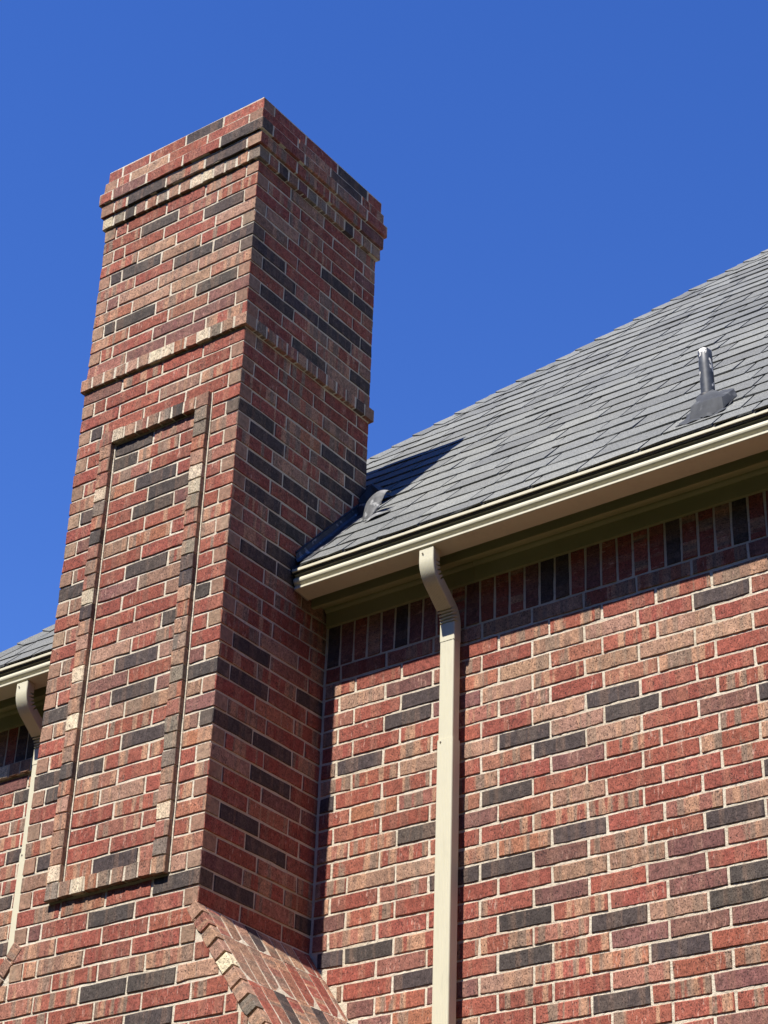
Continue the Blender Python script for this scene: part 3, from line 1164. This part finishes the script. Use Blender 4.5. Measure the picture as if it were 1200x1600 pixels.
def gutter(x0, x1, label, cap0, cap1):
    t = thing('gutter', label, 'gutter', ((x0 + x1) / 2, -0.22, TOP - 2.7), 'cream gutters along the front eave')
    o_ = Vector(t.location)
    outer = [(y, TOP + z) for y, z in GP]
    # inner skin
    inner = []
    for i, (y, z) in enumerate(GP):
        p = Vector(GP[max(i - 1, 0)])
        q = Vector(GP[min(i + 1, len(GP) - 1)])
        d = (q - p).normalized()
        nn = Vector((d.y, -d.x))          # towards the inside
        c = Vector((-0.215, -2.65)) - Vector((y, z))
        if nn.dot(c) < 0:
            nn = -nn
        inner.append((y + nn.x * 0.0016, TOP + z + nn.y * 0.0016))
    loop = outer + inner[::-1]
    n_ = len(loop)
    segs = [x0 + 0.0 + (x1 - x0) * i / max(1, int((x1 - x0) / 0.25)) for i in range(int((x1 - x0) / 0.25) + 1)]
    V_, F_ = [], []
    for sx_ in segs:
        wob = rnd.uniform(-.0006, .0006)
        V_ += [(sx_ - o_.x, y + wob - o_.y, z + wob - o_.z) for y, z in loop]
    for a in range(len(segs) - 1):
        for i in range(n_):
            k = (i + 1) % n_
            F_.append((a * n_ + i, a * n_ + k, (a + 1) * n_ + k, (a + 1) * n_ + i))
    F_.append(tuple(range(n_ - 1, -1, -1)))
    F_.append(tuple((len(segs) - 1) * n_ + i for i in range(n_)))
    tr = pydata('trough', V_, F_, M_CREAM, t)
    if cap0 or cap1:
        for use, xx, sg in ((cap0, x0, -1), (cap1, x1, 1)):
            if not use:
                continue
            # cap plate with a rim lapping the trough
            big = []
            cy, cz = -0.215, TOP - 2.655
            for y, z in outer:
                v = Vector((y - cy, z - cz))
                v = v + v.normalized() * 0.0022
                big.append((cy + v.x, cz + v.y))
            m_ = len(big)
            vv = [(xx + sg * 0.0015 - o_.x, y - o_.y, z - o_.z) for y, z in big] + [(xx - sg * 0.007 - o_.x, y - o_.y, z - o_.z) for y, z in big]
            ff = [tuple(range(m_)) if sg > 0 else tuple(range(m_ - 1, -1, -1))] + [(i, i + m_, (i + 1) % m_ + m_, (i + 1) % m_) for i in range(m_ - 1)]
            pydata('end_cap', vv, ff, M_SEAL, t)
    # strap hangers bridging the trough
    x = x0 + 0.35
    while x < x1 - 0.1:
        h = MB()
        h.box(x - .012 - o_.x, x + .012 - o_.x, -0.284 - o_.y, -0.168 - o_.y, TOP - 2.6125 - o_.z, TOP - 2.6105 - o_.z)
        h.build('hanger', M_CREAM, t)
        x += 0.61
    return t


gutter(0.012, XRH, 'long cream metal gutter above the house wall, its capped end at the chimney', True, True)
gutter(XH, -W - 0.012, 'short cream gutter piece left of the chimney, cut off by the photo edge', True, True)


# ================================================================== DOWNSPOUTS
def sweep(path, name, parent, o_, wx=0.078, dy=0.055, ribs=None, mat=None):
    """rounded rectangular pipe with small flutes on its faces; path points (x, y, z, crimp)"""
    # cross-section (a across x, b across the thickness)
    sec = []
    hw, hd_ = wx / 2, dy / 2
    rad = 0.007

    def corner(cx, cy, a0):
        for t_ in (0, 30, 60, 90):
            a = math.radians(a0 + t_)
            sec.append((cx + rad * math.cos(a), cy + rad * math.sin(a), 0))
    nfl = 9
    # order: front (-b) left to right, right side, back, left
    corner(-hw + rad, -hd_ + rad, 180)
    for i in range(1, nfl * 2):
        x = -hw + rad + (2 * hw - 2 * rad) * i / (nfl * 2)
        sec.append((x, -hd_ + (0.0019 if i % 2 else 0.0), 0))
    corner(hw - rad, -hd_ + rad, 270)
    for i in range(1, 8):
        y = -hd_ + rad + (2 * hd_ - 2 * rad) * i / 8
        sec.append((hw - (0.0009 if i % 2 else 0), y, 0))
    corner(hw - rad, hd_ - rad, 0)
    corner(-hw + rad, hd_ - rad, 90)
    n_ = len(sec)
    V_, F_ = [], []
    P = [Vector(p[:3]) for p in path]
    for i, p in enumerate(P):
        d = (P[min(i + 1, len(P) - 1)] - P[max(i - 1, 0)]).normalized()
        ax = Vector((1, 0, 0))
        b = d.cross(ax).normalized()       # points away from the thickness front
        if b.y < 0 or (abs(b.y) < 1e-3 and b.z < 0):
            b = -b
        sc = path[i][3]
        # crimp acts on the inside of the bend: positive on the wall side, negative on the street side
        for (u, w_, _) in sec:
            q = p + ax * u + b * w_
            t_ = w_ / hd_
            if sc[0] and t_ * sc[1] > -0.25:
                f_ = sc[0] * (t_ * sc[1] + 0.25) / 1.25
                q -= b * w_ * f_ * 0.42
                q -= ax * u * f_ * 0.26
            V_.append(tuple(q - o_))
    for a in range(len(P) - 1):
        for i in range(n_):
            k = (i + 1) % n_
            F_.append((a * n_ + i, (a + 1) * n_ + i, (a + 1) * n_ + k, a * n_ + k))
    F_.append(tuple(range(n_)))
    F_.append(tuple((len(P) - 1) * n_ + i for i in range(n_ - 1, -1, -1)))
    me = bpy.data.meshes.new(name)
    me.from_pydata(V_, [], F_)
    me.update()
    o = link(name, me, mat or M_CREAM, parent)
    bm = bmesh.new()
    bm.from_mesh(me)
    bmesh.ops.recalc_face_normals(bm, faces=bm.faces)
    bm.to_mesh(me)
    bm.free()
    return o


def elbow_path(x, y0, z0, y1, z1):
    """from the outlet at (y0,z0) straight down, back towards the wall, down again at (y1, z1)"""
    pts = []
    pts.append((x, y0, z0, (0, 0)))
    pts.append((x, y0, z0 - 0.045, (0, 0)))
    # bend 1 centre on the wall side; angle 55 degrees
    th = math.radians(50)
    r1 = 0.125
    zb = z0 - 0.050
    N = 24
    for i in range(N + 1):
        a = th * i / N
        y = y0 + r1 * (1 - math.cos(a))
        z = zb - r1 * math.sin(a)
        cr = (1.15 if i % 5 in (1, 2) else 0.0)
        pts.append((x, y, z, (cr, 1)))
    ya, za = pts[-1][1], pts[-1][2]
    dy, dz = math.sin(th), -math.cos(th)
    # bend 2
    r2 = 0.105
    yend = y1 - r2 * (1 - math.cos(th))
    ln = (yend - ya) / dy
    pts.append((x, ya + dy * ln * .33, za + dz * ln * .33, (0, 0)))
    pts.append((x, ya + dy * ln * .36, za + dz * ln * .36, (0.05, -1)))
    pts.append((x, ya + dy * ln * .38, za + dz * ln * .38, (0, 0)))
    pts.append((x, ya + dy * ln * .8, za + dz * ln * .8, (0, 0)))
    zb2 = za + dz * ln
    zc2 = zb2 - r2 * math.sin(th)
    for i in range(N + 1):
        a = th * (1 - i / N)
        y = y1 - r2 * (1 - math.cos(a))
        z = zc2 + r2 * math.sin(a)
        cr = (1.15 if i % 5 in (1, 2) else 0.0)
        pts.append((x, y, z, (cr, -1)))
    pts.append((x, y1, z1, (0, 0)))
    return pts


def downspout(x, label, tilt=0.0):
    y1 = -0.0575
    t = thing('downspout', label, 'downspout', (x, y1, 0), 'cream downspouts on the front wall')
    o_ = Vector(t.location)
    zg = TOP - 2.712
    path = elbow_path(x, -0.232, zg, y1, TOP - 3.10)
    sweep(path, 'elbow', t, o_, 0.080, 0.057)
    z_seam = TOP - 3.58
    sweep([(x, y1, TOP - 3.065, (0, 0)), (x, y1, z_seam, (0, 0)), (x, y1, z_seam - .05, (0, 0))], 'pipe', t, o_, 0.0765, 0.0535)
    sweep([(x, y1, z_seam, (0, 0)), (x, y1, 2.5, (0, 0)), (x, y1, 0.35, (0, 0))], 'pipe', t, o_, 0.0835, 0.0600)
    for (sx_, sy_, sz_) in ((x - 0.017, -0.232 - 0.0300, zg - 0.022), (x - 0.022, y1 - 0.0290, z_seam - 0.012)):
        s = MB()
        seg = 10
        vv = [(sx_ + 0.0042 * math.cos(2 * math.pi * i / seg) - o_.x, sy_ - o_.y, sz_ + 0.0042 * math.sin(2 * math.pi * i / seg) - o_.z) for i in range(seg)]
        vv += [(a_, b_ - 0.0022, c_) for a_, b_, c_ in vv]
        s.poly(vv, [tuple(range(seg, 2 * seg))] + [(i, (i + 1) % seg, seg + (i + 1) % seg, seg + i) for i in range(seg)])
        s.build('screw', M_SCREW, t)
    # wall straps
    for zz in (TOP - 5.6, TOP - 7.4):
        s = MB()
        s.box(-0.044, 0.044, -0.0295, -0.0285, zz, zz + 0.03)
        s.box(-0.044, -0.042, -0.0284, 0.0545, zz, zz + 0.03)
        s.box(0.042, 0.044, -0.0284, 0.0545, zz, zz + 0.03)
        s.build('strap', M_CREAM, t)
    return t


downspout(0.762, 'cream downspout with two crimped elbows running down the lit wall right of the chimney')
downspout(-1.775, 'cream downspout mostly hidden behind the left edge of the chimney')

# ================================================================== VENT PIPE ON THE ROOF
vx, vy = 2.052, 0.05
vz = roofz(vy)
vent = thing('vent_pipe', 'short plumbing vent pipe with peeling grey paint and dark boot on the roof shingles', 'vent pipe', (vx, vy, vz))
seg = 28
vv, ff = [], []
rp = 0.0315
for zz, r_ in ((0.02, rp), (0.10, rp), (0.20, rp), (0.283, rp), (0.286, rp - .0015), (0.286, rp - .006), (0.16, rp - .006)):
    for i in range(seg):
        a = 2 * math.pi * i / seg
        vv.append((r_ * math.cos(a) - 0.006 * (zz / .28), r_ * math.sin(a), zz))
for a in range(6):
    for i in range(seg):
        k = (i + 1) % seg
        ff.append((a * seg + i, a * seg + k, (a + 1) * seg + k, (a + 1) * seg + i))
ff.append(tuple(6 * seg + i for i in range(seg)))
pydata('pipe', vv, ff, M_VENT, vent, smooth=False).data.polygons.foreach_set('use_smooth', [len(p) == 4 for p in ff])
# rubber collar
vv, ff = [], []
for zz, r_ in ((0.010, rp + .016), (0.030, rp + .013), (0.040, rp + .010), (0.046, rp + .0005)):
    for i in range(seg):
        a = 2 * math.pi * i / seg
        rr = r_ * (1 + 0.12 * math.sin(3 * a) * (1 if zz > .02 else 0))
        vv.append((rr * math.cos(a), rr * math.sin(a), zz + 0.004 * math.sin(2 * a + 1)))
for a in range(3):
    for i in range(seg):
        k = (i + 1) % seg
        ff.append((a * seg + i, a * seg + k, (a + 1) * seg + k, (a + 1) * seg + i))
pydata('collar', vv, ff, M_RUBBER, vent, smooth=True)


def on_roof(x, y, h):
    p = Vector((x, y, roofz(y))) + N_R * h
    return p - Vector((vx, vy, vz))


# boot: sheet-lead hood folded over the base, flat back rising to the pipe, steep bent front
b_out = [(2.045, -.125, .010), (2.080, -.144, .010), (2.120, -.154, .010), (2.165, -.155, .010), (2.203, -.137, .011), (2.216, -.110, .014), (2.205, .020, .010), (2.050, .030, .010)]
b_rim = [(2.049, -.081, .049), (2.084, -.093, .053), (2.124, -.101, .055), (2.164, -.104, .055), (2.197, -.098, .051), (2.206, -.084, .045), (2.190, .040, .030), (2.052, .050, .030)]
b_lip = [(x + (2.11 - x) * .03, y + .004, h + .0025) for x, y, h in b_rim]
b_mid = [(x * .55 + 2.055 * .45, y * .55 + .03 * .45, h * .6 + .050 * .4) for x, y, h in b_rim]
b_top = [(2.022, .022, .050), (2.034, .010, .052), (2.050, .004, .053), (2.069, .008, .053), (2.083, .022, .052), (2.087, .045, .052), (2.070, .082, .050), (2.032, .080, .050)]


def smooth_ring(ring, n_sub=4):
    n_ = len(ring)
    o_ = []
    for i_ in range(n_):
        p0, p1, p2, p3 = (Vector(ring[(i_ + q) % n_]) for q in (-1, 0, 1, 2))
        for t_ in range(n_sub):
            u_ = t_ / n_sub
            c_ = 0.5 * ((2 * p1) + (p2 - p0) * u_ + (2 * p0 - 5 * p1 + 4 * p2 - p3) * u_ * u_ + (3 * p1 - p0 - 3 * p2 + p3) * u_ ** 3)
            o_.append(c_)
    return o_


vv, ff = [], []
brs = [smooth_ring(q) for q in (b_out, b_rim, b_lip, b_mid, b_top)]
sg2 = len(brs[0])
for ri, ring in enumerate(brs):
    for q_, (x, y, h) in enumerate(ring):
        vv.append(tuple(on_roof(x, y, h + 0.0012 * math.sin(q_ * 1.9 + ri * 2))))
for a in range(len(brs) - 1):
    for i in range(sg2):
        k = (i + 1) % sg2
        ff.append((a * sg2 + i, a * sg2 + k, (a + 1) * sg2 + k, (a + 1) * sg2 + i))
ff.append(tuple((len(brs) - 1) * sg2 + i for i in range(sg2)))
bt = pydata('boot', vv, ff, M_BOOT, vent, smooth=True)
es = bt.modifiers.new('crease', 'EDGE_SPLIT')
es.split_angle = math.radians(30)
# base plate, crumpled a little
vv, ff = [], []
nx_, ny_ = 16, 14
for j in range(ny_ + 1):
    for i in range(nx_ + 1):
        x = 2.000 + 0.222 * i / nx_
        y = -0.172 + 0.16 * j / ny_
        edge = 1 if (i in (0, nx_) or j in (0, ny_)) else 0
        h = 0.0105 + 0.003 * math.sin(i * 1.3 + j * .7) + (rnd.uniform(-.002, .002)) - 0.001 * edge
        if j == 0:
            h += 0.002
        vv.append(tuple(on_roof(x + 0.006 * math.sin(j), y + 0.006 * math.sin(i * .9), h)))
for j in range(ny_):
    for i in range(nx_):
        a = j * (nx_ + 1) + i
        ff.append((a, a + 1, a + nx_ + 2, a + nx_ + 1))
pl = pydata('base_plate', vv, ff, M_BOOT, vent, smooth=True)
sol = pl.modifiers.new('thickness', 'SOLIDIFY')
sol.thickness = 0.0022

# ================================================================== FLASHING BESIDE THE CHIMNEY
fl = thing('chimney_flashing', 'dark bent metal flashing with a crumpled silver flap where the chimney meets the roof', 'flashing', (0.02, 0.0, roofz(0.0)))
fo = Vector(fl.location)
# sloping strip: an upstand against the brick and a leg lying on the shingles
steps = 12
vv, ff = [], []
for i in range(steps + 1):
    y = -0.262 + (0.20 + 0.262) * i / steps
    z = roofz(y)
    w1 = rnd.uniform(-.002, .002)
    vv += [(0.0035, y, z + 0.070 + w1), (0.0075, y, z + 0.030 + w1), (0.016 + w1, y, z + 0.0135), (0.060, y, z + 0.0125 + w1), (0.092 + rnd.uniform(-.006, .006), y, z + 0.0125)]
for i in range(steps):
    for j in range(4):
        a = i * 5 + j
        ff.append((a, a + 1, a + 6, a + 5))
st = pydata('step_strip', [tuple(Vector(v) - fo) for v in vv], ff, M_FLASH, fl)
md_ = st.modifiers.new('thickness', 'SOLIDIFY')
md_.thickness = 0.0016
# bead of roofing tar along the top of the upstand
vv, ff = [], []
for i in range(steps * 2 + 1):
    y = -0.262 + 0.462 * i / (steps * 2)
    z = roofz(y) + 0.070
    r_ = rnd.uniform(.004, .009)
    for a in range(6):
        an = a * math.pi / 3
        vv.append((0.003 + r_ * math.cos(an) * .8, y, z + r_ * math.sin(an)))
for i in range(steps * 2):
    for a in range(6):
        k = (a + 1) % 6
        ff.append((i * 6 + a, i * 6 + k, i * 6 + 6 + k, i * 6 + 6 + a))
pydata('sealant_bead', [tuple(Vector(v) - fo) for v in vv], ff, M_RUBBER, fl)
# upright folded post at the rear corner
def sheet(name, grid, mat, th=0.0018, smooth=True):
    rows = len(grid)
    cols = len(grid[0])
    v_ = [tuple(Vector(p) - fo) for r_ in grid for p in r_]
    f_ = [(r_ * cols + c, r_ * cols + c + 1, (r_ + 1) * cols + c + 1, (r_ + 1) * cols + c) for r_ in range(rows - 1) for c in range(cols - 1)]
    o = pydata(name, v_, f_, mat, fl, smooth)
    s = o.modifiers.new('thickness', 'SOLIDIFY')
    s.thickness = th
    if smooth:
        ss = o.modifiers.new('round', 'SUBSURF')
        ss.levels = ss.render_levels = 2
    return o


T = TOP
sheet('corner_post', [
    [(0.030, 0.150, T - 2.150), (0.060, 0.140, T - 2.170), (0.112, 0.140, T - 2.200), (0.118, 0.17, T - 2.160)],
    [(0.014, 0.180, T - 2.070), (0.050, 0.172, T - 2.085), (0.098, 0.168, T - 2.095), (0.104, 0.20, T - 2.090)],
    [(0.004, 0.200, T - 1.990), (0.040, 0.196, T - 2.005), (0.083, 0.190, T - 2.017), (0.090, 0.22, T - 2.010)]], M_FLASH, smooth=False)
# small hood at the chimney's back corner, tipped towards the roof
sheet('hood', [
    [(0.002, 0.200, T - 1.975), (0.026, 0.205, T - 1.995), (0.060, 0.200, T - 2.035)],
    [(0.006, 0.262, T - 1.865), (0.050, 0.245, T - 1.868), (0.126, 0.240, T - 1.950)],
    [(0.010, 0.350, T - 1.845), (0.060, 0.330, T - 1.850), (0.126, 0.310, T - 1.930)]], M_RUBBER, 0.004, smooth=False)
sheet('hood_cheek', [
    [(0.004, 0.205, T - 1.985), (0.030, 0.215, T - 1.940), (0.055, 0.235, T - 1.890), (0.126, 0.240, T - 1.952)],
    [(0.006, 0.210, T - 2.050), (0.040, 0.215, T - 2.050), (0.080, 0.225, T - 2.045), (0.122, 0.240, T - 2.010)]], M_RUBBER, 0.003, smooth=False)
# silver flap curling over
sheet('silver_flap', [
    [(0.115, 0.083, T - 2.225), (0.152, 0.068, T - 2.225), (0.185, 0.063, T - 2.200), (0.203, 0.080, T - 2.175)],
    [(0.115, 0.098, T - 2.150), (0.159, 0.080, T - 2.155), (0.205, 0.071, T - 2.150), (0.227, 0.083, T - 2.140)],
    [(0.118, 0.108, T - 2.080), (0.165, 0.088, T - 2.082), (0.215, 0.078, T - 2.095), (0.245, 0.088, T - 2.100)],
    [(0.134, 0.120, T - 2.040), (0.175, 0.098, T - 2.036), (0.225, 0.080, T - 2.044), (0.263, 0.092, T - 2.054)],
    [(0.165, 0.138, T - 2.030), (0.200, 0.116, T - 2.028), (0.242, 0.100, T - 2.034), (0.278, 0.108, T - 2.050)],
    [(0.196, 0.138, T - 2.042), (0.222, 0.120, T - 2.044), (0.255, 0.106, T - 2.052), (0.280, 0.110, T - 2.070)]], M_GALV)
sheet('silver_fold', [
    [(0.172, 0.028, T - 2.254), (0.205, 0.018, T - 2.247), (0.250, 0.018, T - 2.237), (0.300, 0.038, T - 2.212)],
    [(0.180, 0.043, T - 2.222), (0.215, 0.038, T - 2.202), (0.255, 0.043, T - 2.202), (0.310, 0.063, T - 2.192)],
    [(0.185, 0.078, T - 2.192), (0.222, 0.073, T - 2.172), (0.250, 0.078, T - 2.182), (0.305, 0.093, T - 2.177)]], M_GALV)
